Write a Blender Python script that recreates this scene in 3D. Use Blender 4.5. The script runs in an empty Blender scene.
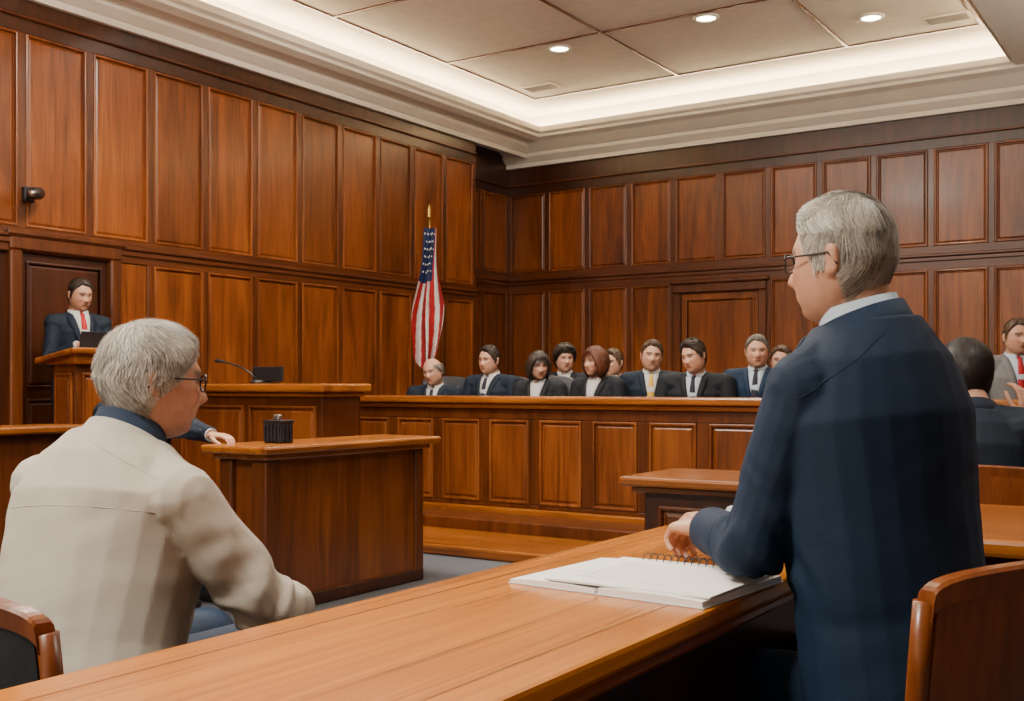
import bpy,bmesh,math,random
from mathutils import Vector as V, Matrix, noise
from mathutils.bvhtree import BVHTree
random.seed(4); PI=math.pi; R=math.radians
S=bpy.context.scene; COL=S.collection
# ------------------------------------------------------------------ materials
def base(name):
    m=bpy.data.materials.new(name); m.use_nodes=True
    n=m.node_tree.nodes; l=m.node_tree.links
    return m,n,l,n['Principled BSDF']
def ramp(n,stops):
    r=n.new('ShaderNodeValToRGB'); e=r.color_ramp.elements
    while len(e)<len(stops): e.new(.5)
    for k,(p,c) in enumerate(stops): e[k].position=p; e[k].color=(*c,1)
    return r
def wood(name,dark,mid,light,grain='z',rough=.36,coat=.12,vary=.35,across=9,along=.8,spec=.5,fine=.28):
    m,n,l,b=base(name)
    tc=n.new('ShaderNodeTexCoord'); oi=n.new('ShaderNodeObjectInfo')
    mu=n.new('ShaderNodeMath'); mu.operation='MULTIPLY'; mu.inputs[1].default_value=41; l.new(oi.outputs['Random'],mu.inputs[0])
    ad=n.new('ShaderNodeVectorMath'); ad.operation='ADD'; l.new(tc.outputs['Object'],ad.inputs[0]); l.new(mu.outputs[0],ad.inputs[1])
    def nz(sa,sl,det,dist):
        mp=n.new('ShaderNodeMapping'); sc=[sa,sa,sa]; sc['xyz'.index(grain)]=sl; mp.inputs['Scale'].default_value=sc
        l.new(ad.outputs[0],mp.inputs['Vector']); x=n.new('ShaderNodeTexNoise'); x.inputs['Scale'].default_value=1
        x.inputs['Detail'].default_value=det; x.inputs['Distortion'].default_value=dist; l.new(mp.outputs[0],x.inputs['Vector']); return x
    a=nz(across,along,5,1.3); c=nz(across*9,along*3,3,.3); d=nz(1.4,.7,2,0)
    mx=n.new('ShaderNodeMath'); mx.operation='MULTIPLY_ADD'; l.new(c.outputs['Fac'],mx.inputs[0]); mx.inputs[1].default_value=fine
    m2=n.new('ShaderNodeMath'); m2.operation='MULTIPLY_ADD'; l.new(a.outputs['Fac'],m2.inputs[0]); m2.inputs[1].default_value=.46
    m3=n.new('ShaderNodeMath'); m3.operation='MULTIPLY'; l.new(d.outputs['Fac'],m3.inputs[0]); m3.inputs[1].default_value=.54-fine
    l.new(m3.outputs[0],m2.inputs[2]); l.new(m2.outputs[0],mx.inputs[2])
    r=ramp(n,[(.34,dark),(.5,mid),(.66,light)]); l.new(mx.outputs[0],r.inputs[0])
    hs=n.new('ShaderNodeHueSaturation'); mv=n.new('ShaderNodeMath'); mv.operation='MULTIPLY_ADD'; l.new(oi.outputs['Random'],mv.inputs[0])
    mv.inputs[1].default_value=vary; mv.inputs[2].default_value=1-vary/2; l.new(mv.outputs[0],hs.inputs['Value']); l.new(r.outputs[0],hs.inputs['Color'])
    l.new(hs.outputs[0],b.inputs['Base Color']); b.inputs['Roughness'].default_value=rough; b.inputs['Specular IOR Level'].default_value=spec
    b.inputs['Coat Weight'].default_value=coat; b.inputs['Coat Roughness'].default_value=.15
    bp=n.new('ShaderNodeBump'); bp.inputs['Strength'].default_value=.05; bp.inputs['Distance'].default_value=.01
    l.new(c.outputs['Fac'],bp.inputs['Height']); l.new(bp.outputs[0],b.inputs['Normal'])
    return m
def plain(name,col,rough=.5,metal=0,var=.1,scale=8,bump=0,bscale=200,**kw):
    m,n,l,b=base(name); tc=n.new('ShaderNodeTexCoord')
    x=n.new('ShaderNodeTexNoise'); x.inputs['Scale'].default_value=scale; x.inputs['Detail'].default_value=4; l.new(tc.outputs['Object'],x.inputs['Vector'])
    r=ramp(n,[(.3,tuple(c*(1-var) for c in col)),(.7,tuple(min(1,c*(1+var)) for c in col))]); l.new(x.outputs['Fac'],r.inputs[0])
    l.new(r.outputs[0],b.inputs['Base Color']); b.inputs['Roughness'].default_value=rough; b.inputs['Metallic'].default_value=metal
    if bump:
        y=n.new('ShaderNodeTexNoise'); y.inputs['Scale'].default_value=bscale; l.new(tc.outputs['Object'],y.inputs['Vector'])
        bp=n.new('ShaderNodeBump'); bp.inputs['Strength'].default_value=bump; bp.inputs['Distance'].default_value=.004
        l.new(y.outputs['Fac'],bp.inputs['Height']); l.new(bp.outputs[0],b.inputs['Normal'])
    for k,v in kw.items(): b.inputs[k.replace('_',' ')].default_value=v
    return m
def cloth(name,col,var=.10,sheen=.0): return plain(name,col,.75,0,var,5,.3,500,Sheen_Weight=sheen,Specular_IOR_Level=.3)
def emit(name,col,st):
    m,n,l,b=base(name); tc=n.new('ShaderNodeTexCoord'); x=n.new('ShaderNodeTexNoise'); x.inputs['Scale'].default_value=2
    l.new(tc.outputs['Object'],x.inputs['Vector']); r=ramp(n,[(.2,tuple(c*.95 for c in col)),(.8,col)]); l.new(x.outputs['Fac'],r.inputs[0])
    l.new(r.outputs[0],b.inputs['Emission Color']); b.inputs['Emission Strength'].default_value=st; b.inputs['Base Color'].default_value=(*col,1); return m
def skinmat():
    m,n,l,b=base('skin'); at=n.new('ShaderNodeAttribute'); at.attribute_name='Col'
    tc=n.new('ShaderNodeTexCoord'); x=n.new('ShaderNodeTexNoise'); x.inputs['Scale'].default_value=60; l.new(tc.outputs['Object'],x.inputs['Vector'])
    r=ramp(n,[(.3,(.88,.85,.84)),(.7,(1,1,1))]); l.new(x.outputs['Fac'],r.inputs[0])
    mm=n.new('ShaderNodeMix'); mm.data_type='RGBA'; mm.blend_type='MULTIPLY'; mm.inputs['Factor'].default_value=1
    l.new(at.outputs['Color'],mm.inputs['A']); l.new(r.outputs[0],mm.inputs['B']); l.new(mm.outputs['Result'],b.inputs['Base Color'])
    b.inputs['Roughness'].default_value=.5; b.inputs['Subsurface Weight'].default_value=.06; b.inputs['Subsurface Radius'].default_value=(.006,.0025,.0012)
    return m
def hairmat(name,a,c):
    m,n,l,b=base(name); at=n.new('ShaderNodeAttribute'); at.attribute_name='Hc'
    tc=n.new('ShaderNodeTexCoord'); x=n.new('ShaderNodeTexNoise'); x.inputs['Scale'].default_value=130; x.inputs['Detail'].default_value=3
    l.new(tc.outputs['Object'],x.inputs['Vector']); ma=n.new('ShaderNodeMath'); ma.operation='MULTIPLY_ADD'; l.new(x.outputs['Fac'],ma.inputs[0]); ma.inputs[1].default_value=.3
    l.new(at.outputs['Fac'],ma.inputs[2]); r=ramp(n,[(.2,a),(1,c)]); l.new(ma.outputs[0],r.inputs[0]); l.new(r.outputs[0],b.inputs['Base Color'])
    b.inputs['Roughness'].default_value=.5
    return m
WD,WM,WL_=(.058,.0122,.0014),(.165,.0395,.0042),(.27,.077,.0090)
RM,RL=(.085,.0195,.0027),(.14,.036,.0052)
w_z=wood('wall wood',WD,WM,WL_,'z',vary=.36,across=7,spec=.45,coat=.15); w_y=wood('rail wood y',WD,RM,RL,'y',vary=.15); w_x=wood('rail wood x',WD,RM,RL,'x',vary=.15)
w_st=wood('stile wood',(.033,.0074,.0012),(.09,.0212,.003),(.148,.040,.006),'z',vary=.1)
w_dk=wood('dark frame wood',(.014,.0032,.0008),(.041,.0093,.0018),(.07,.017,.0034),'z',vary=.1)
b_z=wood('bench wood',(.055,.0127,.0017),(.155,.039,.0048),(.26,.077,.0105),'z',vary=.2,across=7); b_x=wood('bench top wood x',(.11,.028,.0036),(.26,.076,.0082),(.38,.130,.0175),'x',rough=.26,coat=.25,vary=.1)
b_y=wood('bench top wood y',(.11,.028,.0036),(.26,.076,.0082),(.38,.130,.0175),'y',rough=.26,coat=.25,vary=.1); b_fr=wood('bench frame wood',(.034,.0078,.0013),(.088,.0213,.0031),(.145,.039,.006),'z',vary=.1)
t_y=wood('table wood',(.25,.069,.0025),(.45,.140,.0058),(.58,.208,.0115),'y',rough=.24,coat=.22,vary=.05,across=14,along=.6,spec=.3,fine=.34)
t_dk=wood('table edge wood',(.13,.033,.0025),(.28,.081,.0058),(.40,.130,.0115),'y',rough=.26,coat=.25,vary=.05,spec=.35)
c_w=wood('chair wood',(.07,.0155,.0022),(.165,.040,.0050),(.25,.070,.0105),'z',rough=.34,coat=.15,vary=.1)
plaster=plain('white plaster',(.83,.77,.66),.8,0,.04,3,.1,60); tile=plain('ceiling board',(.84,.77,.66),.9,0,.05,9,.2,90)
carpet=plain('grey carpet',(.08,.085,.10),.95,0,.3,60,.6,700)
black=plain('black plastic',(.012,.012,.014),.4); leather=plain('black leather',(.012,.014,.02),.45,0,.2,20,.2,150)
chrome=plain('brushed metal',(.6,.6,.6),.3,1); brass=plain('brass',(.55,.35,.1),.3,1)
paper=plain('paper',(.86,.855,.83),.8,0,.03); vent_g=plain('vent grey',(.22,.20,.18),.7)
ink=plain('ink',(.06,.06,.065),.7,Specular_IOR_Level=.2); grey_line=plain('printed lines',(.55,.57,.62),.8)
led=emit('led',(1,.80,.53),76); lamp=emit('lamp diffuser',(1,.9,.75),20)
navy=cloth('navy suit cloth',(.0042,.0182,.0475),.05); navy2=cloth('dark navy cloth',(.0050,.0120,.025)); blk=cloth('black cloth',(.006,.0085,.013)); grey=cloth('grey suit cloth',(.16,.16,.165))
linen=cloth('beige linen',(.445,.415,.36),.05); denim=cloth('denim',(.02,.045,.10)); white=cloth('white shirt cloth',(.46,.46,.46),.04); bluesh=cloth('blue shirt cloth',(.42,.50,.60),.05); dkblue=cloth('dark blue shirt',(.020,.036,.070))
red=cloth('red tie silk',(.36,.012,.02)); yellow=cloth('yellow tie silk',(.6,.36,.05)); dktie=cloth('dark tie silk',(.02,.02,.035))
skin=skinmat(); eyem=skinmat(); shoe=plain('shoe leather',(.012,.01,.01),.35)
h_grey=hairmat('grey hair',(.11,.098,.082),(.84,.80,.72)); h_wht=hairmat('white hair',(.12,.107,.09),(.82,.78,.70)); h_dk=hairmat('dark hair',(.007,.005,.004),(.085,.055,.038)); h_br=hairmat('brown hair',(.028,.0145,.008),(.22,.12,.065)); h_red=hairmat('auburn hair',(.045,.012,.006),(.28,.088,.036))
h_salt=hairmat('salt hair',(.05,.04,.034),(.40,.355,.31)); h_blk=hairmat('black hair',(.004,.0032,.003),(.03,.022,.018))
lens=plain('lens glass',(.9,.92,.95),.05,0,.01,Alpha=.12); f_r=plain('flag red',(.42,.008,.015),.85); f_w=plain('flag white',(.66,.64,.60),.85); f_b=plain('flag blue',(.012,.025,.10),.85)
# ------------------------------------------------------------------ helpers
def bx(bm,x0,x1,y0,y1,z0,z1,bev=0,seg=2):
    g=bmesh.ops.create_cube(bm,size=1,matrix=Matrix.Translation(((x0+x1)/2,(y0+y1)/2,(z0+z1)/2))@Matrix.Diagonal((x1-x0,y1-y0,z1-z0,1)))
    if bev:
        ed=list({e for v in g['verts'] for e in v.link_edges}); bmesh.ops.bevel(bm,geom=ed,offset=bev,segments=seg,affect='EDGES',profile=.5)
def B(*a,**k):
    bm=bmesh.new(); bx(bm,*a,**k); return bm
def ring_loft(bm,rings,n=20,cap=True):
    prev=None
    for c,ux,uy in rings:
        vs=[bm.verts.new(c+ux*math.cos(2*PI*k/n)+uy*math.sin(2*PI*k/n)) for k in range(n)]
        if prev:
            for k in range(n): bm.faces.new((prev[k],prev[(k+1)%n],vs[(k+1)%n],vs[k]))
        elif cap: bm.faces.new(vs[::-1])
        prev=vs
    if cap: bm.faces.new(prev)
def frame(d):
    d=d.normalized(); a=V((0,0,1)) if abs(d.z)<.9 else V((1,0,0)); x=d.cross(a).normalized(); return x,d.cross(x),d
def capsule(bm,p0,r0,p1,r1,n=14,flat=1.0):
    x,y,d=frame(p1-p0); rs=[]
    for k in (-80,-50,-20): rs.append((p0+d*r0*math.sin(R(k)),r0*math.cos(R(k))))
    rs+= [(p0,r0),(p0.lerp(p1,.5),(r0+r1)/2),(p1,r1)]
    for k in (20,50,80): rs.append((p1+d*r1*math.sin(R(k)),r1*math.cos(R(k))))
    ring_loft(bm,[(c,x*r,y*r*flat) for c,r in rs],n)
def tube(bm,pts,r,n=8,r1=None,asp=1.0):
    m=len(pts); rs=[]
    X=None
    for k,p in enumerate(pts):
        d=(pts[min(k+1,m-1)]-pts[max(k-1,0)]).normalized()
        if X is None: X=frame(d)[0]
        X=(X-d*X.dot(d)).normalized(); rr=r+(0 if r1 is None else (r1-r)*k/(m-1))
        rs.append((p,X*rr*asp,d.cross(X)*rr))
    ring_loft(bm,rs,n)
def lathe(bm,c,prof,n=20): ring_loft(bm,[(V(c)+V((0,0,z)),V((r,0,0)),V((0,r,0))) for r,z in prof],n)
def ellip(bm,c,ax,ay,az,n=14,m=9):
    ring_loft(bm,[(c-az*math.cos(PI*k/m),ax*max(.02,math.sin(PI*k/m)),ay*max(.02,math.sin(PI*k/m))) for k in range(m+1)],n)
def rootof(o):
    while o.parent: o=o.parent
    return o
def new(name,bm,mat,parent=None,smooth=False,local=False,recalc=True):
    if recalc: bmesh.ops.recalc_face_normals(bm,faces=bm.faces)
    if parent and not local: bm.transform(rootof(parent).matrix_basis.inverted())
    me=bpy.data.meshes.new(name); bm.to_mesh(me); bm.free()
    for mm in (mat if isinstance(mat,(list,tuple)) else [mat]): me.materials.append(mm)
    if smooth: me.polygons.foreach_set('use_smooth',[True]*len(me.polygons))
    o=bpy.data.objects.new(name,me); COL.objects.link(o); o.parent=parent; return o
def tag(o,label,cat,group=None):
    o['label']=label; o['category']=cat
    if group: o['group']=group
    return o
def thing(name,label,cat,loc,rz=0,group=None):
    o=bpy.data.objects.new(name,None); COL.objects.link(o); o.location=loc; o.rotation_euler=(0,0,rz); o.empty_display_size=.1
    return tag(o,label,cat,group)
def struct(name,bm,mat,parent=None,smooth=False):
    o=new(name,bm,mat,parent,smooth)
    if not parent: o['kind']='structure'
    return o
def copy_tree(o,parent=None):
    c=o.copy(); COL.objects.link(c); c.parent=parent
    for ch in o.children: copy_tree(ch,c)
    return c
# ------------------------------------------------------------------ room shell
XL,YB,XREC,YE=-7.30,11.5,-7.61,10.35; XR,YF=4.0,-3.0; PW=.5635; T=4.42
FL=Matrix(((0,1,0,XL),(1,0,0,0),(0,0,1,0),(0,0,0,1))); FR=Matrix(((0,1,0,XREC),(1,0,0,0),(0,0,1,0),(0,0,0,1)))
FB=Matrix(((1,0,0,0),(0,-1,0,YB),(0,0,1,0),(0,0,0,1)))
def FY(y): return Matrix(((1,0,0,0),(0,-1,0,y),(0,0,1,0),(0,0,0,1)))
def FX(x): return Matrix(((0,1,0,x),(1,0,0,0),(0,0,1,0),(0,0,0,1)))
def panel_bm(s0,s1,z0,z1,F,mo=.020,rec=-.020,ins=.05,out=.007):
    bm=bmesh.new(); a,b=[],[]
    for s,z in ((s0,z0),(s1,z0),(s1,z1),(s0,z1)): a.append(bm.verts.new((s,rec,z)))
    i=mo+.008
    c=[bm.verts.new((s,rec,z)) for s,z in ((s0+i,z0+i),(s1-i,z0+i),(s1-i,z1-i),(s0+i,z1-i))]
    d=[bm.verts.new((s,rec+.009,z)) for s,z in ((s0+i+.016,z0+i+.016),(s1-i-.016,z0+i+.016),(s1-i-.016,z1-i-.016),(s0+i+.016,z1-i-.016))]
    for p,q in ((a,c),(c,d)):
        for k in range(4): bm.faces.new((p[k],p[(k+1)%4],q[(k+1)%4],q[k]))
    bm.faces.new(d)
    for bb,o in (((s0,s0+mo,z0,z1),out),((s1-mo,s1,z0,z1),out),((s0,s1,z0,z0+mo),out-.0015),((s0,s1,z1-mo,z1),out-.0015)):
        bx(bm,bb[0],bb[1],rec-.01,o,bb[2],bb[3],bev=.007)
    bm.transform(F); return bm
def fbox(F,lst,bev=.004):
    bm=bmesh.new()
    for s0,s1,o0,o1,z0,z1 in lst: bx(bm,s0,s1,o0,o1,z0,z1,bev=bev,seg=1)
    bm.transform(F); return bm
def panel_wall(wall,F,divs,s_lo,s_hi,lo,up,top,grain,skip=None,frz=None):
    """divs: divider positions; lo/up: (z0,z1) of the rows"""
    st=.030; fr=[]
    for s in divs:
        for z0,z1 in ((up[0]-.05,up[1]+.05),(lo[0],lo[1]+.05)):
            if z0<1.5 and skip and skip[0]+.05<s<skip[1]-.05: continue
            fr.append((s-st,s+st,-.05,0,z0,z1))
    new('wall_stile',fbox(F,fr),w_st,wall)
    new('wall_frieze',fbox(F,[(s_lo,s_hi,-.05,.002,up[1],top)]),w_dk,wall)
    rl=[(s_lo,s_hi,-.05,.002,lo[1],up[0])]
    if skip: rl+=[(s_lo,skip[0],-.05,.002,0,lo[0]),(skip[1],s_hi,-.05,.002,0,lo[0])]
    else: rl.append((s_lo,s_hi,-.05,.002,0,lo[0]))
    new('wall_rail',fbox(F,rl),w_y if grain=='y' else w_x,wall)
    m=(lo[1]+up[0])/2
    new('wall_ledge_moulding',fbox(F,[(s_lo,s_hi,0,.035,m+.01,m+.04),(s_lo,s_hi,0,.02,m-.035,m+.01),(s_lo,s_hi,0,.03,up[1]+.10,up[1]+.125)],bev=.008),w_y if grain=='y' else w_x,wall)
    for a,b in zip(divs[:-1],divs[1:]):
        new('wall_panel',panel_bm(a+st,b-st,up[0],up[1],F),w_z,wall)
        if not(skip and b>skip[0]+.06 and a<skip[1]-.06): new('wall_panel',panel_bm(a+st,b-st,lo[0],lo[1],F),w_z,wall)
wl=struct('wall_left',B(XL-.3,XL-.04,YF,YE,0,4.5),w_dk)
divL=[YE-.03-PW*k for k in range(14,-1,-1)]
panel_wall(wl,FL,divL,YF,YE,(.75,2.08),(2.26,3.66),4.0,'y',skip=(4.58,5.85))
new('wall_rail',fbox(FL,[(5.53,5.775,-.05,-.003,.2,2.075)]),w_z,wl)
wr_=struct('wall_recess',B(XREC-.3,XREC-.04,YE,YB,0,4.5),w_dk)
panel_wall(wr_,FR,[YE+.02,YE+.02+PW,YB-.01],YE,YB,(.75,2.27),(2.51,3.48),4.0,'y')
wb=struct('wall_back',B(XREC-.3,XR,YB+.04,YB+.3,0,4.5),w_dk)
panel_wall(wb,FB,[XREC+PW*k for k in range(0,17)],XREC,XR,(.9,2.27),(2.51,3.48),4.0,'x',skip=(XREC+PW*4-.01,XREC+PW*6+.01))
struct('wall_right',B(XR,XR+.2,YF,YB,0,4.5),w_z); struct('wall_front',B(XL-.3,XR,YF-.2,YF,0,4.5),plaster)
struct('floor',B(XREC-.3,XR+.2,YF-.2,YB+.3,-.1,0),carpet)
# doors
def door(name,F,s0,s1,z0,z1,pm):
    d=struct(name,fbox(F,[(s0+.08,s1-.08,-.06,-.03,z0,z1-.1)]),pm)
    fr=[(s0,s0+.10,-.06,.030,z0,z1-.101),(s1-.10,s1,-.06,.030,z0,z1-.101),(s0,s1,-.06,.03,z1-.10,z1),(s0-.03,s1+.03,-.03,.05,z1+.001,z1+.05)]
    new('door_frame',fbox(F,fr,bev=.012),w_st,d)
    new('door_panel',panel_bm(s0+.15,s1-.15,z0+.9,z1-.17,F,rec=-.03,out=-.01),pm,d)
    new('door_panel',panel_bm(s0+.15,s1-.15,z0+.1,z0+.82,F,rec=-.03,out=-.01),pm,d)
    return d
door('door_1',FL,4.58,5.52,.2,2.19,w_dk); door('door_2',FB,-5.36,-4.24,.15,2.26,w_z)
# crown mouldings + cove
def crown(prof,F,s0,s1):
    bm=bmesh.new(); A=[bm.verts.new((s0,o,z)) for o,z in prof]; C=[bm.verts.new((s1,o,z)) for o,z in prof]; n=len(prof)
    for k in range(n): bm.faces.new((A[k],A[(k+1)%n],C[(k+1)%n],C[k]))
    bm.faces.new(A[::-1]); bm.faces.new(C); bm.transform(F); return bm
def prof(b,off=.4): return [(0,b),(.05,b),(.05,b+.05),(.07,b+.06),(.13,b+.11),(.13,b+.15),(.16,b+.16),(off-.12,4.05),(off-.04,4.08),(off-.04,4.11),(off,4.13),(off,4.19),(0,4.19)]
struct('trim_1',crown(prof(3.90),FL,YF,YB-.02),plaster); struct('trim_2',crown(prof(3.81),FB,XREC,XR),plaster)
XS=-1.75
cm=bmesh.new(); bx(cm,XL-.3,XR+.2,YF-.2,YB+.3,T,T+.1)
ceil=struct('ceiling',cm,tile)
cb=bmesh.new(); bx(cb,XL-.04,XL+.02,YF,YB,4.19,T); bx(cb,XREC-.04,XR,YB-.02,YB+.04,4.19,T); bx(cb,XREC,XL,YE,YB,4.0,T); new('cove_wall',cb,plaster,ceil)
sb=bmesh.new(); bx(sb,XS+.04,XR,YF,YB-.1,4.10,4.19,bev=.01); bx(sb,XS,XS+.1,YF,YB-.2,4.13,4.19,bev=.008); bx(sb,XS+.45,XR,YF,YB,4.19,T); new('soffit',sb,plaster,ceil)
bt=bmesh.new()
for x in (-6.75,-4.95,-3.15): bx(bt,x-.014,x+.014,YF,10.75,T-.012,T)
bx(bt,-1.945,-1.915,YF,10.75,T-.012,T)
for y in (10.75,9.05,7.35,5.65,3.95,2.25,.55): bx(bt,-6.75,-1.93,y-.014,y+.014,T-.011,T)
new('ceiling_batten',bt,w_x,ceil)
ledb=bmesh.new(); bx(ledb,XL+.1,XL+.14,YF,YB-.1,4.195,4.21); bx(ledb,XL+.1,XS+.3,YB-.14,YB-.1,4.195,4.21); bx(ledb,XS+.28,XS+.32,YF,YB-.14,4.195,4.21)
tag(new('light_strip',ledb,led),'warm cove light strip hidden behind the ceiling crown moulding','light strip')
for i,(x,y,d) in enumerate([(-5.52,9.25,'nearest the far corner of the courtroom'),(-3.96,9.2,'in the middle of the three'),(-2.72,10.0,'rightmost of the three above the jury')]):
    t=thing('downlight','small round recessed ceiling downlight, '+d,'ceiling light',(x,y,T),0,'recessed downlights in the ceiling tray')
    bm=bmesh.new(); lathe(bm,(x,y,T),[(.115,-.001),(.115,-.012),(.09,-.02),(.085,-.006),(.085,-.001)],24); new('trim_ring',bm,plaster,t,True)
    bm=bmesh.new(); lathe(bm,(x,y,T),[(.083,-.003),(.083,-.010),(.02,-.014)],24); new('diffuser',bm,lamp,t)
    sp=bpy.data.lights.new('downlight lamp','SPOT'); sp.energy=260; sp.spot_size=R(92); sp.spot_blend=.6; sp.color=(1,.87,.68); sp.shadow_soft_size=.08
    so=bpy.data.objects.new('downlight lamp',sp); COL.objects.link(so); so.location=(x,y,T-.05)
for x,y,d in ((-6.42,10.35,'at the far left corner of the ceiling tray'),(-2.15,10.4,'at the right end of the ceiling tray')):
    t=thing('ceiling_vent','slim grey slotted air vent '+d,'air vent',(x,y,T),0,'ceiling air vents')
    bm=bmesh.new(); bx(bm,x-.2,x+.2,y-.11,y+.11,T-.014,T-.001,bev=.003); new('frame',bm,plaster,t)
    bm=bmesh.new()
    for k in range(5): bx(bm,x-.17,x+.17,y-.085+k*.037,y-.06+k*.037,T-.018,T-.014)
    new('slat',bm,vent_g,t)
# ------------------------------------------------------------------ furniture
# jury platform and bench
tag(new('platform',B(-7.2,-.2,7.15,YB-.06,.001,.15,bev=.01),carpet),'low carpeted platform that carries the jury seats','platform')
tag(new('step',B(-6.3,-.3,5.78,6.5,.001,.07,bev=.012),b_x),'long low wooden step on the floor in front of the jury bench','step')
jb=thing('jury_bench','long panelled wooden jury bench in front of the seated jurors','jury bench',(-3.5,7.0,0))
new('body',B(-6.2,-.5,7.0,7.14,.001,.98),b_z,jb)
bm=B(-6.25,-.45,6.9,7.24,.98,1.035,bev=.014); bx(bm,-6.22,-.48,6.94,7.0,.94,.98,bev=.012); new('counter_top',bm,b_x,jb)
new('base_board',B(-6.22,-.48,6.93,7.0,.001,.19,bev=.012),b_x,jb); new('plinth',B(-6.26,-.44,6.52,6.93,.001,.15,bev=.01),b_fr,jb)
fr=[]; xs=[-6.19+.452*k for k in range(13)]
for x in xs: fr.append((x-.045,x+.045,0,.029,.222,.858))
fr+=[(-6.2,-.5,0,.03,.86,.939),(-6.2,-.5,0,.03,.191,.22)]
new('front_frame',fbox(FY(7.0),fr),b_fr,jb)
for a,b in zip(xs[:-1],xs[1:]): new('front_panel',panel_bm(a+.045,b-.045,.222,.858,FY(6.985),mo=.022,rec=.0,out=.022),b_z,jb)
# clerk bench
cb_=thing('clerk_bench','plain high wooden clerk bench carrying a monitor and microphone','bench',(-5.7,5.5,0))
new('body',B(-6.45,-5.02,5.37,5.75,.001,1.07,bev=.008),b_fr,cb_)
bm=B(-6.5,-4.96,5.31,5.8,1.07,1.13,bev=.014); bx(bm,-6.47,-4.99,5.34,5.77,1.04,1.07,bev=.01); new('bench_top',bm,b_x,cb_)
for p in (panel_bm(-6.40,-5.75,.2,.98,FY(5.37),rec=.002,out=.02),panel_bm(-5.70,-5.07,.2,.98,FY(5.37),rec=.002,out=.02)): new('front_panel',p,b_z,cb_)
# left witness counter
wc=thing('witness_counter','wooden witness counter with overhanging top beside the beige jacket man','counter',(-4.05,4.35,0))
new('body',B(-4.20,-3.92,3.80,5.0,.001,.765,bev=.006),b_z,wc)
bm=B(-4.28,-3.82,3.70,5.08,.785,.825,bev=.012); bx(bm,-4.24,-3.87,3.75,5.04,.755,.787,bev=.01); new('counter_top',bm,b_y,wc)
new('corner_post',B(-3.99,-3.885,3.765,3.87,.001,.755,bev=.01),b_fr,wc); new('corner_post',B(-3.99,-3.905,4.95,5.02,.001,.755,bev=.01),b_fr,wc); new('corner_post',B(-4.22,-4.13,3.77,3.87,.001,.755,bev=.01),b_fr,wc)
new('base_board',B(-4.21,-3.90,3.78,5.015,.001,.07,bev=.008),w_dk,wc)
# lectern + dais on left
tag(new('dais',B(-7.22,-5.75,2.2,5.28,.001,.2,bev=.01),b_y),'low wooden dais under the speaker lectern by the left wall','dais')
lc=thing('lectern','tall wooden lectern with a slanted top before the standing speaker','lectern',(-6.4,4.58,.2))
new('body',B(-6.54,-6.30,4.42,4.76,.201,1.28,bev=.01),b_fr,lc)
bm=B(-6.62,-6.20,4.33,4.84,1.29,1.33,bev=.012); bx(bm,-6.58,-6.25,4.38,4.80,1.255,1.30,bev=.01)
for v in bm.verts:
    if v.co.z>1.28: v.co.z+=(v.co.x+6.42)*.16
new('lectern_top',bm,b_y,lc)
new('front_panel',panel_bm(4.46,4.72,.3,1.2,FX(-6.30),rec=.002,out=.02),w_z,lc); new('side_panel',panel_bm(-6.51,-6.33,.3,1.2,FY(4.42),rec=.002,out=.016,mo=.02),b_z,lc)
rl=thing('bar_rail','low wooden bar rail at the left edge before the lectern','rail',(-5.6,3.2,0))
new('body',B(-5.69,-5.52,2.2,3.85,.001,.85,bev=.006),b_fr,rl); new('rail_top',B(-5.75,-5.46,2.15,3.9,.85,.895,bev=.012),b_y,rl)
# small desk mid
sd=thing('side_desk','small dark wooden desk standing before the jury bench left of the navy suit man','desk',(-1.6,4.3,0))
new('body',B(-2.07,-1.17,4.16,4.56,.001,.69,bev=.006),w_dk,sd); bm=B(-2.15,-1.1,4.08,4.64,.70,.74,bev=.012); bx(bm,-2.11,-1.14,4.12,4.6,.672,.702,bev=.01); new('desk_top',bm,b_x,sd)
new('front_panel',panel_bm(-2.0,-1.24,.1,.62,FY(4.16),rec=.002,out=.02),b_fr,sd)
# foreground table
tb=thing('table','long narrow polished wooden counsel table in the foreground','table',(-.99,1.1,0))
bm=B(-1.26,-.72,-.5,2.65,.715,.75,bev=.008); new('table_top',bm,t_y,tb)
bm=bmesh.new(); bx(bm,-.80,-.794,-.4,2.56,.7495,.7505); bx(bm,-1.19,-1.184,-.4,2.56,.7495,.7505); bx(bm,-1.19,-.794,2.555,2.561,.7495,.7505); new('inlay_line',bm,t_dk,tb)
bm=B(-1.25,-.73,-.49,2.64,.69,.716,bev=.008); new('edge_moulding',bm,t_dk,tb)
new('side_panel',B(-.80,-.775,-.4,2.5,.03,.69),w_dk,tb)
new('end_panel',B(-1.2,-.80,2.5,2.54,.001,.69),w_dk,tb); new('end_panel',B(-1.2,-.80,-.42,-.38,.001,.69),w_dk,tb)
# right table
t2=thing('table','wooden counsel table at the right edge behind the navy suit man','table',(.15,3.3,0))
new('table_top',B(-.72,1.1,2.87,3.72,.70,.745,bev=.012),b_x,t2); new('apron',B(-.66,1.04,2.93,3.66,.60,.70,bev=.005),w_dk,t2)
for x in (-.62,.94):
    for y in (2.96,3.56): new('leg',B(x,x+.07,y,y+.07,.001,.6,bev=.006),w_dk,t2)
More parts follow.
